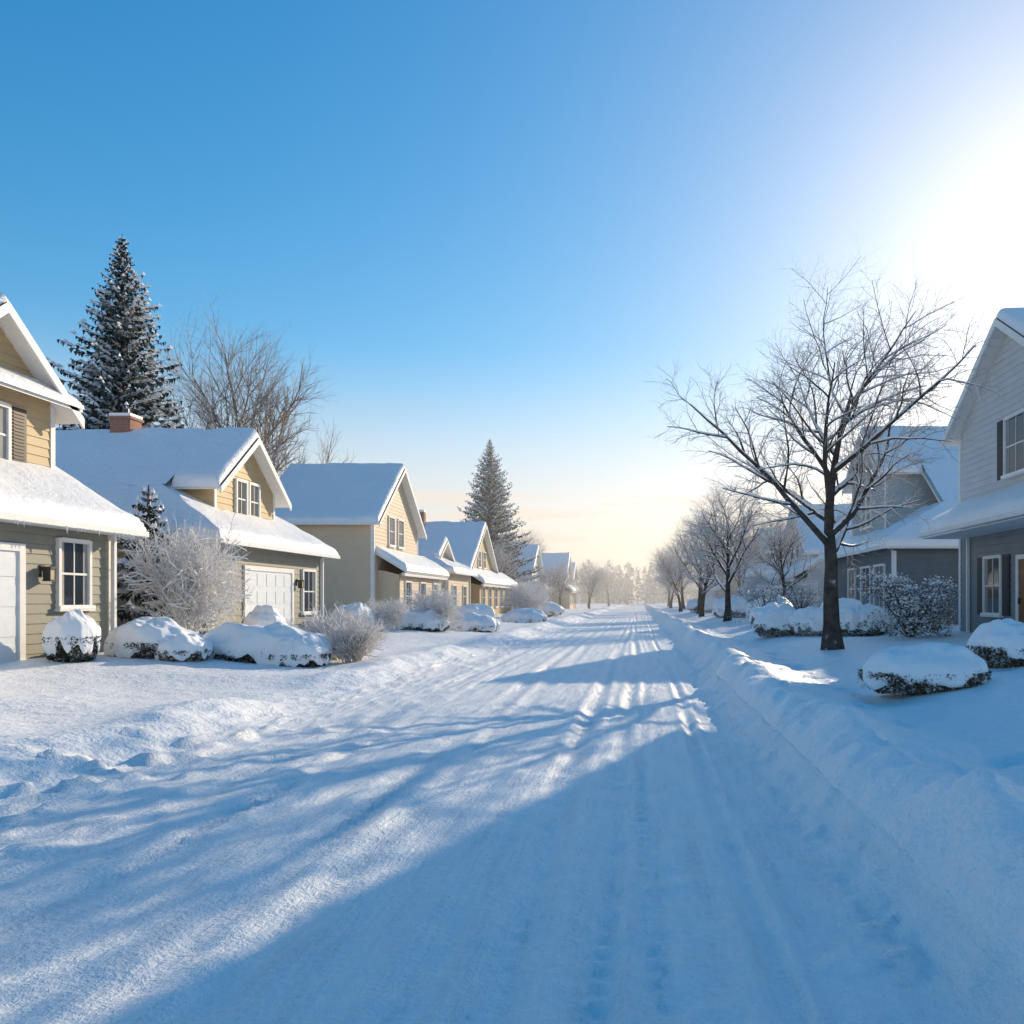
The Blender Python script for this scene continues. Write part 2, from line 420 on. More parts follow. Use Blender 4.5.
h.box('corner_boards', F, 17.27, 17.4, .2, 3.1, 0, .035, 'trim')
h.garage(F, 10.9, 14.75, .3, 2.5); h.window(F, 15.8, 16.6, 1.5, 2.75, None, 1); h.lantern(F, 15.35, 2.15)
h.box('soffit', F, 8.3, 17.6, 3.0, 3.03, .03, .47, 'trim')
h.finish()

# --- House B type
def saltbox(name, side, us, uf, ub, yr, hw, zr, sl, yn, y1, zs, ms, kup, klo, thick=.25, garage=None, win=None, upwin=None, camwin=None, chim=None, ut_off=1.1, shut=None):
    h = House(name, side)
    zlow = zr-(yr-yn)*sl
    us_ = us-.45; yn_ = yn-.4; zl_ = zr-(yr-yn_)*sl; zs_ = zl_
    ut = uf+ut_off; hip = yn_+(ut-us_)*ms/sl
    ztop = zs_+(ut-us_)*ms
    h.roof([(us_, yn_, zs_), (us_, y1+.4, zs_), (ut, y1+.4, ztop), (ut, hip, ztop)], rnd=(1, 1, 0, 0), thick=thick)
    h.roof([(us_, yn_, zl_), (ub+.4, yn_, zl_), (ub+.4, hip, zr-(yr-hip)*sl), (ut, hip, zr-(yr-hip)*sl)], rnd=(1, 1, 0, 0), thick=thick)
    h.roof([(ut-.1, hip, zr-(yr-hip)*sl), (ub+.4, hip, zr-(yr-hip)*sl), (ub+.4, yr, zr), (ut-.1, yr, zr)], rnd=(0, 1, 0, 0), thick=thick)
    e = hw+.4
    h.roof([(uf-.4, yr-e, zr-e*sl), (ut-.1, yr-e, zr-e*sl), (ut-.1, yr, zr), (uf-.4, yr, zr)], rnd=(1, 0, 0, 1), thick=thick)
    h.roof([(uf-.4, yr+e, zr-e*sl), (ub+.4, yr+e, zr-e*sl), (ub+.4, yr, zr), (uf-.4, yr, zr)], thick=thick)
    h.rake_trim(uf-.42, yr, hw, zr, sl, .4)
    ze = body(h, uf, ub, yr, hw, zr, sl, kup, z0=2.5, k_lo=kup)
    F = h.fr('st', us)
    h.siding(F, [(yn, .2), (y1, .2), (y1, zs_), (yn, zs_)], klo)
    h.siding(h.fr('cam', yn), [(us, .2), (ub, .2), (ub, zlow-.12), (us, zlow-.12)], klo)
    h.siding(h.fr('far', y1), [(us, .2), (ub, .2), (ub, zlow-.1), (us, zlow-.1)], klo)
    h.siding(h.fr('back', ub), [(yn, .2), (y1, .2), (y1, zlow-.1), (yn, zlow-.1)], klo)
    h.gutter(us_, yn_, y1+.4, zs_, down=y1-.06)
    for F_, a in ((F, yn), (F, y1-.12)): h.box('corner_boards', F_, a, a+.12, .2, zs_-.15, 0, .035, 'trim')
    h.box('corner_boards', h.fr('cam', yn), us, us+.12, .2, zs_-.2, 0, .035, 'trim')
    G = h.fr('st', uf)
    for a in (yr-hw, yr+hw-.12): h.box('corner_boards', G, a, a+.12, 3, ze-.05, 0, .035, 'trim')
    if garage: h.garage(F, garage[0], garage[1], .3, 2.5); h.lantern(F, garage[1]+.45, 2.2)
    for w in (win or []): h.window(F, *w, shut, 1)
    for w in (upwin or []): h.window(G, *w, shut, 1)
    for w in (camwin or []): h.window(h.fr('cam', yn), *w, None, 1)
    if chim:
        u, v, zt = chim
        Fc = h.fr('cam', v-.3); h.box('chimney', Fc, u-.33, u+.33, zt-2.2, zt, -.6, 0, 'brick'); h.box('chimney', Fc, u-.38, u+.38, zt, zt+.08, -.65, .05, 'brick')
        h.box('chimney_snow', Fc, u-.35, u+.35, zt+.08, zt+.18, -.62, .02, 'tsnow')
        h.mb('chimney').tube([h.P(u, v, zt), h.P(u, v, zt+.38)], [.11, .10], 10, 'metal')
    h.finish(); return h
saltbox('suburban_house', -1, 11.8, 12.9, 19.5, 26.2, 2.0, 6.95, .80, 22.0, 29.6, 3.2, .55, 'tan', 'sage',
        garage=(23.9, 27.0), win=[(27.9, 28.9, 1.2, 2.6)], upwin=[(25.5, 26.1, 4.3, 5.4), (26.35, 26.95, 4.3, 5.4)], chim=(16.9, 26.3, 7.5))

def twostorey(name, side, uf, ub, yr, hw, zr, sl, k, porch=None, upwin=(), lowin=(), camwin=(), chim=None, porch_k=None, door=None, shut=None, pent_z=None, k_low=None):
    h = House(name, side)
    if k_low:
        ze = body(h, uf, ub, yr, hw, zr, sl, k, z0=4.1)
        h.siding(h.fr('st', uf), [(yr-hw, .1), (yr+hw, .1), (yr+hw, 4.09), (yr-hw, 4.09)], k_low)
        for kk, vv in (('cam', yr-hw), ('far', yr+hw)): h.siding(h.fr(kk, vv), [(uf, .1), (ub, .1), (ub, 4.09), (uf, 4.09)], k_low)
    else: ze = body(h, uf, ub, yr, hw, zr, sl, k)
    h.gable_roof(uf, ub, yr, hw, zr, sl); h.rake_trim(uf-.42, yr, hw, zr, sl, .4)
    F = h.fr('st', uf)
    for a in (yr-hw, yr+hw-.13): h.box('corner_boards', F, a, a+.13, .2, ze-.05, 0, .035, 'trim')
    C = h.fr('cam', yr-hw); h.box('corner_boards', C, uf, uf+.13, .2, ze-.25, 0, .035, 'trim'); h.box('corner_boards', C, ub-.13, ub, .2, ze-.25, 0, .035, 'trim')
    h.box('eave_gutter', C, uf-.4, ub+.4, ze-.4*sl-.14, ze-.4*sl-.02, .4, .52, 'trim')
    if pent_z: pent(h, uf, yr-hw-.3, yr+hw+.3, pent_z)
    for w in upwin: h.window(F, *w, shut, 1)
    for w in lowin: h.window(F, *w, shut, 1)
    for w in camwin: h.window(C, *w, None, 1)
    if porch:
        up, y0, y1, z, zt = porch
        h.roof([(up, y0, z), (up, y1, z), (uf-.01, y1, zt), (uf-.01, y0, zt)], rnd=(1, 1, 0, 1), thick=.26)
        n = max(2, int((y1-y0)/2.6))
        if porch_k:
            h.box('porch_soffit', F, y0+.05, y1-.05, z-.3, z-.14, uf-up-.2, uf-up-.05, 'trim')
            G = h.fr('st', up+.4); h.siding(G, [(y0+.3, .2), (y1-.3, .2), (y1-.3, z-.14), (y0+.3, z-.14)], porch_k)
            h.siding(h.fr('cam', y0+.3), [(up+.4, .2), (uf, .2), (uf, z), (up+.4, z-.14)], porch_k)
            for i in range(n):
                a = y0+.3+(y1-y0-.6)*(i+.5)/n; h.window(G, a-.5, a+.5, 1.1, 2.5, None, 1)
        else:
            h.box('porch_soffit', F, y0+.05, y1-.05, z-.17, z-.14, .03, uf-up-.02, 'trim')
            h.box('gutter', F, y0, y1, z-.12, z-.01, uf-up, uf-up+.11, 'trim')
            h.box('gutter', F, y1-.55, y1-.47, .4, z-.15, .04, .12, 'trim')
    if door:
        a, z0 = door; h.box('front_door', F, a, a+.95, z0, z0+2.1, 0, .05, 'door')
        for (b0, b1) in ((.12, .42), (.53, .83)):
            for (c0, c1) in ((.2, .9), (1.05, 1.9)): h.box('front_door', F, a+b0, a+b1, z0+c0, z0+c1, .05, .065, 'door')
        h.box('door_trim', F, a-.12, a, z0, z0+2.22, 0, .08, 'trim'); h.box('door_trim', F, a+.95, a+1.07, z0, z0+2.22, 0, .08, 'trim'); h.box('door_trim', F, a, a+.95, z0+2.1, z0+2.22, 0, .08, 'trim')
        h.box('door_trim', F, a+.84, a+.89, z0+.95, z0+1.1, .065, .11, 'metal')
        h.box('door_step', F, a-.4, a+1.4, .1, z0-.02, .03, 1.1, 'grey'); h.box('door_step_snow', F, a-.38, a+1.38, z0-.02, z0+.06, .09, 1.08, 'tsnow')
    if chim:
        u, v, zt = chim; Fc = h.fr('cam', v-.3); h.box('chimney', Fc, u-.35, u+.35, zt-2.2, zt, -.6, 0, 'brick'); h.box('chimney_snow', Fc, u-.38, u+.38, zt, zt+.18, -.63, .03, 'tsnow')
    h.finish(); return h
twostorey('suburban_house', -1, 13.1, 18.6, 43.2, 3.9, 8.75, .78, 'cream', porch=(11.6, 39.6, 48.5, 3.1, 4.0), porch_k='cream',
          upwin=[(41.6, 42.5, 4.5, 5.9), (43.2, 44.1, 4.5, 5.9)])
twostorey('suburban_house', -1, 12.6, 19.0, 63.5, 5.2, 7.6, .68, 'tan', porch=(11.2, 57.5, 73.5, 2.9, 3.8), porch_k='tan', upwin=[(62, 63, 4.2, 5.4), (64, 65, 4.2, 5.4)], chim=(17.3, 63.0, 8.5))
saltbox('suburban_house', -1, 12.0, 13.2, 18.0, 53.2, 1.6, 5.6, .62, 50.0, 56.2, 3, .5, 'cream', 'cream', win=[(51, 52, 1.2, 2.5), (54, 55, 1.2, 2.5)])
twostorey('suburban_house', -1, 12.0, 19, 92, 5.0, 7.8, .7, 'grey', porch=(10.6, 87, 99, 2.9, 3.8), porch_k='grey', upwin=[(90, 91, 4.2, 5.4), (93, 94, 4.2, 5.4)])
twostorey('suburban_house', -1, 10.5, 19, 116, 5.0, 8.2, .7, 'cream', porch=(9.3, 110, 122, 2.9, 3.8), porch_k='cream', upwin=[(115, 116, 4.2, 5.4)])
twostorey('suburban_house', -1, 12.0, 20, 145, 5.0, 8.2, .7, 'white')
# Right
twostorey('suburban_house', 1, 9.85, 17.5, 21.2, 3.45, 9.1, .66, 'white', porch=(8.55, 14.5, 24.35, 3.62, 4.35),
          upwin=[(20.3, 21.45, 4.95, 6.4)], lowin=[(21.75, 22.75, 1.25, 2.75)], door=(19.75, .55), shut='shutter', porch_k=None, k_low='slate')
saltbox('suburban_house', 1, 10.0, 11.2, 18.0, 39.3, 2.9, 9.9, .76, 31.6, 42.5, 3.7, .55, 'grey', 'bluegrey', ut_off=1.6,
        win=[(32.6, 34.0, 1.2, 3.0), (34.6, 36.0, 1.2, 3.0), (37.0, 38.2, 1.2, 3.0)], upwin=[(38.6, 39.3, 5.2, 6.6), (39.5, 40.2, 5.2, 6.6)])
twostorey('suburban_house', 1, 11.3, 18, 58, 4.3, 8.3, .75, 'white', porch=(9.6, 50.5, 63, 3.1, 4.1), porch_k='white', upwin=[(56.6, 57.5, 4.6, 5.9), (58.4, 59.3, 4.6, 5.9)])
saltbox('suburban_house', 1, 10.6, 11.8, 18.0, 79, 2.9, 8.4, .70, 73, 84, 3.7, .55, 'grey', 'white', win=[(75, 76.4, 1.2, 2.6), (79, 80.4, 1.2, 2.6)], upwin=[(78.6, 79.6, 5.2, 6.3)])
twostorey('suburban_house', 1, 11, 18, 103, 5, 8.2, .7, 'cream', porch=(9.6, 97, 109, 3.1, 4.1), porch_k='cream')
twostorey('suburban_house', 1, 11, 18, 130, 5, 8.2, .7, 'white')

# ------------------------------------------------------------------ trees
def rot_about(d, ang, az):
    a = d.cross(Vector((0, 0, 1)) if abs(d.z) < .95 else Vector((1, 0, 0))).normalized()
    a = Matrix.Rotation(az, 3, d) @ a
    return (Matrix.Rotation(ang, 3, a) @ d).normalized()
def bare_tree(seed, spec, thick=.2, twig='twig', bark='bark', snow=True, start=None, snow_lv=2, lean=(0, 0), sfat=1.0):
    R = random.Random(seed); mb = MB(); R2 = random.Random(seed+5)
    def rec(p, d, Ln, r, lv):
        sp = spec[lv]; ns = sp['seg']; pts = [p.copy()]; ds = [d.copy()]; dr = sp.get('droop', 0)
        for i in range(ns):
            d = (d+Vector((R.gauss(0, 1), R.gauss(0, 1), R.gauss(0, 1)))*sp['wob']+Vector((0, 0, sp['trop']-dr*(i/ns)))).normalized()
            p = p+d*(Ln/ns); pts.append(p.copy()); ds.append(d.copy())
        tip = sp.get('tip', .3); rad = [r*(1-(1-tip)*i/ns) for i in range(ns+1)]
        if lv == 0 and start is None: rad[0] *= 1.4
        mb.tube(pts, rad, sp['sides'], bark if lv < 3 else twig)
        if snow and 0 < lv <= snow_lv:
            sp_pts = [q+Vector((0, 0, rr*.9+.004)) for q, rr in zip(pts, rad)]
            up = [max(0, 1-abs(dd.z)**2) for dd in ds]
            if lv <= 2: rn = [R.uniform(.6, 1.3) for _ in rad]
            else: rn = [R2.uniform(.6, 1.3) for _ in rad]
            mb.tube(sp_pts, [max(.006, rr*sfat*(.3+.7*u)*q) for rr, u, q in zip(rad, up, rn)], 5 if lv < 2 else (4 if lv < 3 else 3), 'tsnow')
        if lv+1 >= len(spec): return
        c = spec[lv+1]; n = c['n']; az = R.uniform(0, 6.28)
        for k in range(n):
            t = c['start']+(1-c['start'])*(k+R.random()*.9)/n; t = min(t, .99)
            i = min(int(t*ns), ns-1); f = t*ns-i
            q = pts[i].lerp(pts[i+1], f); az += 2.4+R.uniform(-.5, .5)
            ang = math.radians(c['ang']+R.uniform(-12, 12))*(1-.45*t if lv == 0 else 1)
            cd = rot_about(ds[i], ang, az)
            if lv >= 1 and start is None: cd = (cd+Vector((0, 0, .12))).normalized()
            cl = c['len']*(1-c.get('fall', .45)*t)*R.uniform(.7, 1.2)
            cr = min(rad[i]*.66, max(c['r']*R.uniform(.8, 1.15), .004))
            rec(q, cd, cl, cr, lv+1)
    if start is None: rec(Vector((0, 0, -.1)), Vector((lean[0], lean[1], 1)).normalized(), spec[0]['len'], thick, 0)
    else:
        for k in range(start):
            a = k*2.4+R.uniform(-.4, .4); t = R.uniform(.15, .95)
            rec(Vector((R.uniform(-.12, .12), R.uniform(-.12, .12), -.05)), Vector((math.cos(a)*t, math.sin(a)*t, 1)).normalized(), spec[0]['len']*R.uniform(.75, 1.15), thick, 0)
    return mb
def place(name, me, x, y, z=None, s=1, rz=0, sz=None):
    o = bpy.data.objects.new(name, me); scene.collection.objects.link(o)
    o.location = (x, y, gz(x, y)-.03 if z is None else z); o.scale = (s, s, sz or s); o.rotation_euler[2] = rz; return o

hero = [dict(len=6.6, seg=9, wob=.045, trop=.03, sides=12, tip=.14),
        dict(n=13, start=.33, len=5.7, ang=70, fall=.44, r=.10, seg=9, wob=.10, trop=.085, droop=.13, sides=7, tip=.18),
        dict(n=9, start=.12, len=2.2, ang=48, fall=.42, r=.034, seg=6, wob=.12, trop=.02, droop=.06, sides=5, tip=.25),
        dict(n=8, start=.1, len=1.0, ang=44, fall=.4, r=.013, seg=4, wob=.15, trop=.0, droop=.08, sides=3, tip=.45),
        dict(n=6, start=.1, len=.42, ang=40, fall=.3, r=.0065, seg=3, wob=.2, trop=.0, droop=.05, sides=3, tip=.6)]
t1 = bare_tree(12, hero, .23, lean=(.0, .0), snow_lv=2, sfat=1.15).mesh('bare_tree', True)
place('bare_tree', t1, 4.65, 19.3, rz=5.3, s=.98)
med = [dict(len=5.6, seg=7, wob=.06, trop=.03, sides=8, tip=.16),
       dict(n=12, start=.28, len=4.4, ang=60, fall=.5, r=.08, seg=6, wob=.11, trop=.09, droop=.1, sides=5, tip=.2),
       dict(n=9, start=.15, len=2.0, ang=44, fall=.45, r=.034, seg=4, wob=.14, trop=.03, sides=4, tip=.25),
       dict(n=7, start=.1, len=1.0, ang=42, fall=.4, r=.018, seg=3, wob=.16, trop=.0, sides=3, tip=.45),
       dict(n=5, start=.1, len=.5, ang=38, fall=.3, r=.012, seg=2, wob=.2, trop=.0, sides=3, tip=.6)]
t2 = bare_tree(21, med, .2, snow_lv=2, sfat=1.3).mesh('bare_tree_b', True)
t3 = bare_tree(35, med, .2, snow_lv=2, sfat=1.3).mesh('bare_tree_c', True)
k = 0
for (x, y, s) in [(4.7, 43, .95), (4.3, 56, .9), (4.9, 66, 1.05), (4.2, 82, .9), (5.2, 96, 1.1), (4.4, 115, 1.0), (5.0, 140, 1.2),
                  (8.6, 47, .8), (8.8, 70, 1.1), (-9.8, 98, .8), (-9.5, 84, .62), (-7.9, 124, .85), (-9.5, 148, 1.1), (-15, 106, 1.3), (-18, 128, 1.6), (15, 92, 1.5), (14, 118, 1.5), (-7.2, 185, 1.2), (6.5, 180, 1.3), (-13.5, 76, .9)]:
    place('bare_tree', (t2, t3)[k % 2], x, y, s=s, rz=k*1.9); k += 1
big = [dict(len=11.5, seg=8, wob=.04, trop=.03, sides=8, tip=.15),
       dict(n=16, start=.28, len=8.6, ang=54, fall=.45, r=.15, seg=7, wob=.08, trop=.08, sides=5, tip=.2),
       dict(n=9, start=.2, len=3.8, ang=38, fall=.4, r=.06, seg=5, wob=.1, trop=.06, sides=4, tip=.25),
       dict(n=8, start=.1, len=1.9, ang=34, fall=.4, r=.028, seg=4, wob=.12, trop=.03, sides=3, tip=.4),
       dict(n=4, start=.1, len=.9, ang=30, fall=.3, r=.018, seg=2, wob=.15, trop=.02, sides=3, tip=.5)]
t4 = bare_tree(44, big, .38, twig='farbark', bark='farbark', snow=False).mesh('tall_bare_tree', True)
place('tall_bare_tree', t4, -23.8, 50, s=1.08, rz=1)

def spruce(seed, H, Rb):
    R = random.Random(seed); mb = MB()
    mb.tube([Vector((0, 0, -.2)), Vector((0, 0, H*.5)), Vector((0, 0, H+.1))], [.3, .14, .012], 8, 'bark')
    z = 1.0; az0 = 0; lay = 0
    while z < H-.08:
        t = z/H; lay += 1
        Lb = Rb*(1-t)**.95+.05; n = int(7+6*(1-t))
        az0 += .9
        layer = 1.0 if lay % 2 else .8
        for b_ in range(n):
            az = az0+2*math.pi*b_/n+R.uniform(-.25, .25); Ll = Lb*layer*R.uniform(.72, 1.16)
            if R.random() < .06: continue
            zz = z+R.uniform(-.15, .15)*min(1, 4*(1-t)); ns = max(3, int(Ll/.22)); slope0 = .55-.95*(1-t)**.7
            pts = []
            for i in range(ns+1):
                f = i/ns; r = Ll*f
                pts.append(Vector((math.cos(az)*r, math.sin(az)*r, zz+r*(slope0*(1-.5*f)+.18*f*f)+R.uniform(-.02, .02))))
            out = Vector((math.cos(az), math.sin(az), 0)); sd = Vector((-out.y, out.x, 0))
            mb.tube(pts, [.025*(1-i/ns)+.005 for i in range(ns+1)], 3, 'bark')
            for i in range(1, ns+1):
                f = i/ns; wl = (.04+.27*Ll*.42*(1-f)**.7*min(1, f*3))
                for sg in (-1, 1):
                    for rep in range(2):
                        dr = (out*R.uniform(.5, 1.1)+sd*sg*R.uniform(.5, 1)+Vector((0, 0, -R.uniform(-.05, .5)))).normalized()
                        Lt = wl*R.uniform(.6, 1.4)+min(.1, .15*Ll); w = R.uniform(.035, .06)
                        p = pts[i].lerp(pts[i-1], R.random()); q = p+dr*Lt; pr = dr.cross(Vector((0, 0, 1))).normalized()*w
                        mid = p.lerp(q, .45)+Vector((0, 0, .03))
                        mb.face([p, mid+pr, q, mid-pr], 'spruce')
                        if R.random() < .5:
                            q2 = p.lerp(q, .6)+Vector((0, 0, -R.uniform(.08, .24)*min(1, Ll))); mb.face([p.lerp(q, .1), p.lerp(q, .9), q2], 'spruce')
                if R.random() < .6 and i > 1:
                    p = pts[i]+Vector((0, 0, .04)); a = (.10+.18*(1-f))*min(1, Ll*.8)*R.uniform(.6, 1.3)
                    c = [p+out*a*1.8, p+sd*a, p-out*a*1.4, p-sd*a]; top = p+Vector((R.uniform(-.03, .03), 0, .14))
                    for j in range(4): mb.face([c[j], c[(j+1) % 4], top], 'tsnow')
        z += .34-.16*t
    return mb
s1 = spruce(3, 18.5, 6.0).mesh('spruce_tree'); place('spruce_tree', s1, -24.6, 38)
s2 = spruce(8, 17.6, 6.4).mesh('spruce_tree_b'); place('spruce_tree', s2, -15.4, 82, rz=.8)
s3 = spruce(5, 4.1, 1.7).mesh('small_spruce'); place('small_spruce_tree', s3, -12.9, 21.0)

# ------------------------------------------------------------------ shrubs
def snowy_shrub(name, x, y, rx, ry, hh, leaf, seed, nleaf=1500, rz=0, capz=.45, cover=1.0):
    R = random.Random(seed); mb = MB(); capz *= .82
    lobe = lambda cx, cy: 1+.20*float(fbm(cx*1.6+seed, cy*1.6, 3, seed))
    for i in range(nleaf):
        th = R.uniform(0, 6.283); zf = R.random()**.8*(capz+.14)
        rr = (.80+.24*min(1, zf/max(.1, capz)))*(R.uniform(.72, 1.0)**.5)*lobe(math.cos(th), math.sin(th))
        p = Vector((rx*rr*math.cos(th), ry*rr*math.sin(th), hh*zf))
        s = R.uniform(.014, .034); a = Vector((R.gauss(0, 1), R.gauss(0, 1), R.gauss(0, 1))).normalized(); b2 = a.cross(Vector((R.gauss(0, 1), R.gauss(0, 1), R.gauss(0, 1)))).normalized()
        mb.face([p-a*s, p+b2*s*.6, p+a*s, p-b2*s*.6], leaf)
    for i in range(110):
        th = R.uniform(0, 6.283); lb = lobe(math.cos(th), math.sin(th)); p0 = Vector((rx*.45*math.cos(th), ry*.45*math.sin(th), 0)); p1 = Vector((rx*1.06*lb*math.cos(th), ry*1.06*lb*math.sin(th), hh*R.uniform(.1, capz+.25)))
        mb.tube([p0, p0.lerp(p1, .5)+Vector((0, 0, .03)), p1], [.010, .007, .003], 3, 'twig')
    G = []
    nt_, nr = 72, 26
    for i in range(nr+1):
        ph = math.radians(112)*i/nr; row = []
        for j in range(nt_+1):
            th = 2*math.pi*(j % nt_)/nt_
            cx, cy = math.cos(th), math.sin(th)
            lob = lobe(cx, cy)+.06*float(vnoise(cx*5+seed, cy*5+ph, seed+1))
            r = math.sin(ph)**.85*cover*lob*1.02
            q = math.cos(ph)
            edge = sstep(.9, 1.7, ph)
            bum = float(fbm(cx*math.sin(ph)*2.2+seed, cy*math.sin(ph)*2.2, 3, seed+4))
            zz = hh*capz+(hh*(1-capz)+.04)*(max(q, 0)**.8 if q > 0 else q*.5)*(1+.36*bum)
            zz += float(edge)*hh*(.34*float(fbm(cx*3.0+seed, cy*3.0, 3, seed+7)))
            row.append(Vector((rx*r*cx, ry*r*cy, zz)))
        G.append(row)
    mb.grid(G, 'tsnow')
    me = mb.mesh(name, False)
    sm = [me.materials[p.material_index].name == 'clinging_snow' for p in me.polygons]; me.polygons.foreach_set('use_smooth', sm)
    return place(name, me, x, y, rz=rz)
snowy_shrub('snow_covered_shrub', -10.7, 15.1, .44, .45, .85, 'evergreen', 1, 5600, capz=.52)
snowy_shrub('snow_covered_shrub', -10.1, 16.6, .85, .7, .72, 'brownleaf', 2, 7600, capz=.42)
snowy_shrub('snow_covered_shrub', -8.2, 17.4, 1.40, .75, .75, 'evergreen', 3, 7600, capz=.30, cover=1.03)
snowy_shrub('snow_covered_shrub', -7.2, 17.0, .6, .5, .6, 'brownleaf', 13, 4600, capz=.42)
snowy_shrub('snow_covered_shrub', -9.3, 16.3, .5, .5, .5, 'brownleaf', 14, 4600, capz=.42)
snowy_shrub('snow_covered_shrub', -10.4, 22.2, .5, .5, .9, 'frostleaf', 4, 2600, capz=.5)
snowy_shrub('snow_covered_shrub', -10.6, 29.5, .7, .7, 1.0, 'frostleaf', 5, 2600, capz=.5)
snowy_shrub('snow_covered_shrub', -9.0, 33.0, 1.1, .8, .8, 'evergreen', 6, 2600, capz=.35)
snowy_shrub('snow_covered_shrub', -7.3, 35.5, 1.1, .9, .75, 'evergreen', 7, 2600, capz=.3)
snowy_shrub('snow_covered_shrub', -9.5, 45, 1.3, 1, 1.0, 'frostleaf', 8, 2600, capz=.4)
snowy_shrub('snow_covered_shrub', -7.2, 50, 1.3, 1, .9, 'evergreen', 9, 2600, capz=.35)
snowy_shrub('snow_covered_shrub', -8.2, 66, 1.8, 1.2, 1.2, 'brownleaf', 10, 2400, capz=.4)
snowy_shrub('snow_covered_shrub', 3.95, 11.0, .84, .55, .60, 'brownleaf', 15, 11000, capz=.42)
snowy_shrub('snow_covered_shrub', 6.3, 13.4, .75, .6, .70, 'brownleaf', 16, 9000, capz=.42)
for i, (x, y, a, c) in enumerate([(4.6, 26.3, .8, .8), (5.7, 25.6, .9, .85), (6.9, 25.0, .9, .9), (7.2, 28.5, .8, 1.1), (5.6, 34, 1.0, .9), (6.5, 40, 1.1, 1.2), (5.9, 50, 1.3, 1.2), (7.2, 58, 1.5, 1.3), (5.8, 72, 1.6, 1.3)]):
    snowy_shrub('snow_covered_shrub', x, y, a, a*.8, c, ('brownleaf', 'frostleaf', 'evergreen')[i % 3], 30+i, 4000, capz=.46)
def leafy_bush(name, x, y, r, hh, leaf, seed, n=4200):
    R = random.Random(seed); mb = MB()
    cl = [(Vector((R.gauss(0, .42)*r, R.gauss(0, .42)*r, hh*R.uniform(.15, .88))), R.uniform(.18, .38)*r) for _ in range(34)]
    for i in range(n):
        c, rr = R.choice(cl); d = Vector((R.gauss(0, 1), R.gauss(0, 1), R.gauss(0, 1))).normalized()*rr*R.uniform(.6, 1.15); p = c+d
        if p.z < 0: continue
        s = R.uniform(.02, .05); a = Vector((R.gauss(0, 1), R.gauss(0, 1), R.gauss(0, .5))).normalized(); b2 = a.cross(Vector((R.gauss(0, 1), R.gauss(0, 1), R.gauss(0, 1)))).normalized()
        mb.face([p-a*s, p+b2*s*.6, p+a*s, p-b2*s*.6], 'tsnow' if d.z > rr*.45 and R.random() < .75 else leaf)
    for c, rr in cl: mb.tube([Vector((0, 0, 0)), c*.5+Vector((0, 0, .1)), c], [.03, .02, .01], 4, 'bark')
    return place(name, mb.mesh(name), x, y)
leafy_bush('frosted_evergreen_bush', 7.6, 22.6, 1.15, 1.75, 'frostleaf', 51, 9000)
leafy_bush('frosted_evergreen_bush', 5.9, 37, 1.2, 1.9, 'frostleaf', 52, 3500)
leafy_bush('frosted_evergreen_bush', 9.3, 46, 1.4, 2.4, 'frostleaf', 53, 3500)
fb = [dict(len=1.45, seg=5, wob=.12, trop=.0, sides=5, tip=.3),
      dict(n=8, start=.25, len=1.0, ang=50, fall=.35, r=.019, seg=4, wob=.14, trop=.02, sides=4, tip=.4),
      dict(n=7, start=.15, len=.55, ang=48, fall=.35, r=.013, seg=3, wob=.2, trop=0, sides=3, tip=.6),
      dict(n=6, start=.1, len=.24, ang=50, fall=.3, r=.012, seg=2, wob=.25, trop=0, sides=3, tip=.8)]
f1 = bare_tree(61, fb, .04, twig='frost', bark='frost', snow=True, start=11, snow_lv=2, sfat=1.2).mesh('frosted_shrub', True)
f2 = bare_tree(62, fb, .04, twig='frost', bark='frost', snow=True, start=11, snow_lv=2, sfat=1.2).mesh('frosted_shrub_b', True)
place('frosted_shrub', f1, -11.35, 20.1, s=1.15, sz=1.68)
place('frosted_shrub', f2, -8.6, 33.5, s=1.0, rz=1)
place('frosted_shrub', f1, -9.6, 30.5, s=.7, rz=2)
place('frosted_shrub', f2, -8.2, 57, s=1.4, rz=3); place('frosted_shrub', f1, -9.8, 72, s=1.7, rz=3)
place('frosted_shrub', f2, 8.0, 53, s=1.5, rz=3)
sb = [dict(len=.68, seg=4, wob=.12, trop=-.02, sides=3, tip=.4),
      dict(n=7, start=.2, len=.44, ang=36, fall=.3, r=.012, seg=3, wob=.15, trop=0, sides=3, tip=.5),
      dict(n=6, start=.2, len=.2, ang=38, fall=.3, r=.011, seg=2, wob=.2, trop=0, sides=3, tip=.8)]
f3 = bare_tree(63, sb, .014, twig='straw', bark='straw', snow=True, start=44, snow_lv=1).mesh('frosted_ornamental_shrub', True)
place('frosted_ornamental_shrub', f3, -6.45, 17.9, s=1.2); place('frosted_ornamental_shrub', f3, -7.2, 18.9, s=1.5, rz=2)

# ------------------------------------------------------------------ distant woods
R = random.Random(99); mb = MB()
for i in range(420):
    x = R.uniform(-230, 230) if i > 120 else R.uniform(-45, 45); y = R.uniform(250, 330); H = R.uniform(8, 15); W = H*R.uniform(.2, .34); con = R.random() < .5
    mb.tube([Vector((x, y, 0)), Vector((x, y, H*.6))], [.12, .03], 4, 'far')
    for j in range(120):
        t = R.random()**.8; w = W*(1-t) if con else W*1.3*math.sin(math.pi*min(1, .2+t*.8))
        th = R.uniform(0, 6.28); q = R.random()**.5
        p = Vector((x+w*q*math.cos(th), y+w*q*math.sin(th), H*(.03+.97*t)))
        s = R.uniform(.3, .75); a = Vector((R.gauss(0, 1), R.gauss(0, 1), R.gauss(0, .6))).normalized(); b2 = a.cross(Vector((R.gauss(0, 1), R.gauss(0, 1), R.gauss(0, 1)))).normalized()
        mb.face([p-a*s, p+b2*s*.5, p+a*s, p-b2*s*.5], 'far')
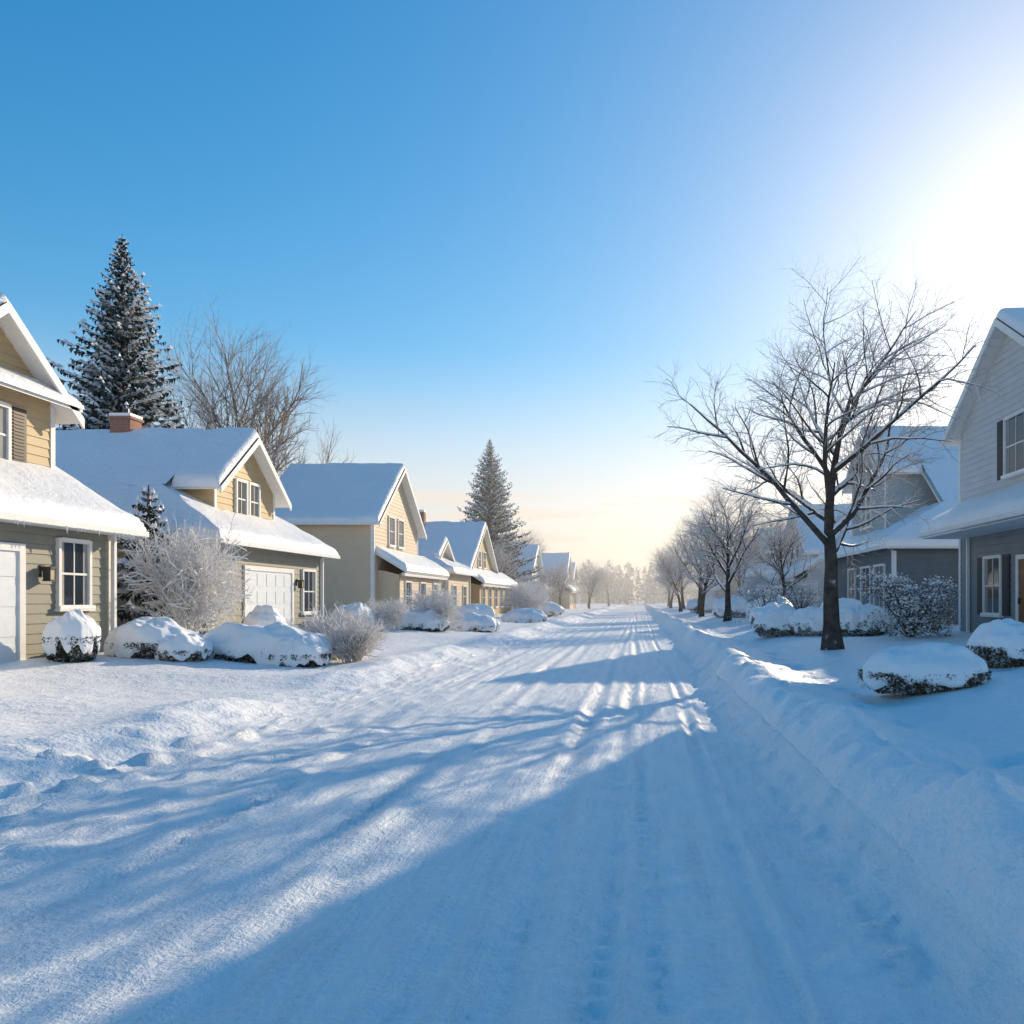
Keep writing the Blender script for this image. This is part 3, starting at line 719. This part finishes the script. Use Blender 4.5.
mb.obj('distant_trees')

# ------------------------------------------------------------------ haze lying over the far part of the street
bpy.ops.mesh.primitive_cube_add(size=1); hz = bpy.context.object; hz.name = 'winter_mist'
hz.scale = (700, 440, 18); hz.location = (0, 50+220, 8.5)
m = bpy.data.materials.new('mist'); m.use_nodes = True; nt = m.node_tree; nt.nodes.clear()
o = N(nt, 'ShaderNodeOutputMaterial'); vs = N(nt, 'ShaderNodeVolumeScatter'); vs.inputs['Color'].default_value = (1, .95, .88, 1)
vs.inputs['Density'].default_value = .0036; vs.inputs['Anisotropy'].default_value = .5; L(nt, vs.outputs[0], o.inputs['Volume'])
hz.data.materials.append(m)

# ------------------------------------------------------------------ sky / sun / camera
w = bpy.data.worlds.new('World'); scene.world = w; w.use_nodes = True; nt = w.node_tree
bg = nt.nodes['Background']; sky = N(nt, 'ShaderNodeTexSky'); sky.sky_type = 'NISHITA'; sky.sun_disc = False
sky.sun_elevation = SUN_EL; sky.sun_rotation = SUN_AZ; sky.air_density = 1.0; sky.dust_density = .45; sky.ozone_density = 2.2
hs = N(nt, 'ShaderNodeHueSaturation'); hs.inputs['Saturation'].default_value = 1.42; hs.inputs['Value'].default_value = 1.72
L(nt, sky.outputs[0], hs.inputs['Color'])
# soft shoulder so the aureole does not run away: c / (1 + c/k)
dv = N(nt, 'ShaderNodeVectorMath', operation='MULTIPLY_ADD'); L(nt, hs.outputs[0], dv.inputs[0]); dv.inputs[1].default_value = (1/20,)*3; dv.inputs[2].default_value = (1, 1, 1)
dd = N(nt, 'ShaderNodeVectorMath', operation='DIVIDE'); L(nt, hs.outputs[0], dd.inputs[0]); L(nt, dv.outputs[0], dd.inputs[1])
# thin low stratus and horizon haze
tc = N(nt, 'ShaderNodeTexCoord'); sp = N(nt, 'ShaderNodeSeparateXYZ'); L(nt, tc.outputs['Generated'], sp.inputs[0])
mp = N(nt, 'ShaderNodeMapping'); mp.inputs['Scale'].default_value = (2.2, 2.2, 20); L(nt, tc.outputs['Generated'], mp.inputs['Vector'])
cn = noise_node(nt, mp.outputs['Vector'], 1.8, 5, .58)
r1 = N(nt, 'ShaderNodeMapRange', interpolation_type='SMOOTHSTEP'); r1.inputs['From Min'].default_value = .40; r1.inputs['From Max'].default_value = .60; L(nt, cn, r1.inputs['Value'])
r2 = N(nt, 'ShaderNodeMapRange', interpolation_type='SMOOTHSTEP'); r2.inputs['From Min'].default_value = .17; r2.inputs['From Max'].default_value = .11; L(nt, sp.outputs['Z'], r2.inputs['Value'])
mu = N(nt, 'ShaderNodeMath', operation='MULTIPLY'); L(nt, r1.outputs[0], mu.inputs[0]); L(nt, r2.outputs[0], mu.inputs[1])
mu2 = N(nt, 'ShaderNodeMath', operation='MULTIPLY'); L(nt, mu.outputs[0], mu2.inputs[0]); mu2.inputs[1].default_value = .85
r3 = N(nt, 'ShaderNodeMapRange', interpolation_type='SMOOTHSTEP'); r3.inputs['From Min'].default_value = .30; r3.inputs['From Max'].default_value = -.03; r3.inputs['To Max'].default_value = .92; L(nt, sp.outputs['Z'], r3.inputs['Value'])
mx1 = N(nt, 'ShaderNodeMath', operation='MAXIMUM'); L(nt, mu2.outputs[0], mx1.inputs[0]); L(nt, r3.outputs[0], mx1.inputs[1])
mix = N(nt, 'ShaderNodeMix', data_type='RGBA'); L(nt, mx1.outputs[0], mix.inputs['Factor']); L(nt, dd.outputs[0], mix.inputs['A']); mix.inputs['B'].default_value = (7.5, 6.0, 4.9, 1)
L(nt, mix.outputs['Result'], bg.inputs['Color']); bg.inputs['Strength'].default_value = .14
sl_ = bpy.data.lights.new('sun', 'SUN'); sl_.energy = 5.0; sl_.angle = math.radians(.5); sl_.color = (1, .81, .56)
so = bpy.data.objects.new('sun', sl_); scene.collection.objects.link(so)
sd = Vector((math.sin(SUN_AZ)*math.cos(SUN_EL), math.cos(SUN_AZ)*math.cos(SUN_EL), math.sin(SUN_EL)))
so.rotation_euler = (-sd).to_track_quat('-Z', 'Y').to_euler(); so.location = (30, 60, 40)

cam = bpy.data.cameras.new('camera'); co = bpy.data.objects.new('camera', cam); scene.collection.objects.link(co)
cam.sensor_width = 36; cam.lens = 800/1024*36; cam.clip_end = 8000; cam.clip_start = .05
co.location = (0, 0, 1.6); co.rotation_euler = (math.radians(90), 0, 0)
cam.shift_x = -(640-512)/1024; cam.shift_y = (600-512)/1024
scene.camera = co
scene.view_settings.view_transform = 'Standard'; scene.view_settings.look = 'None'; scene.view_settings.exposure = 0
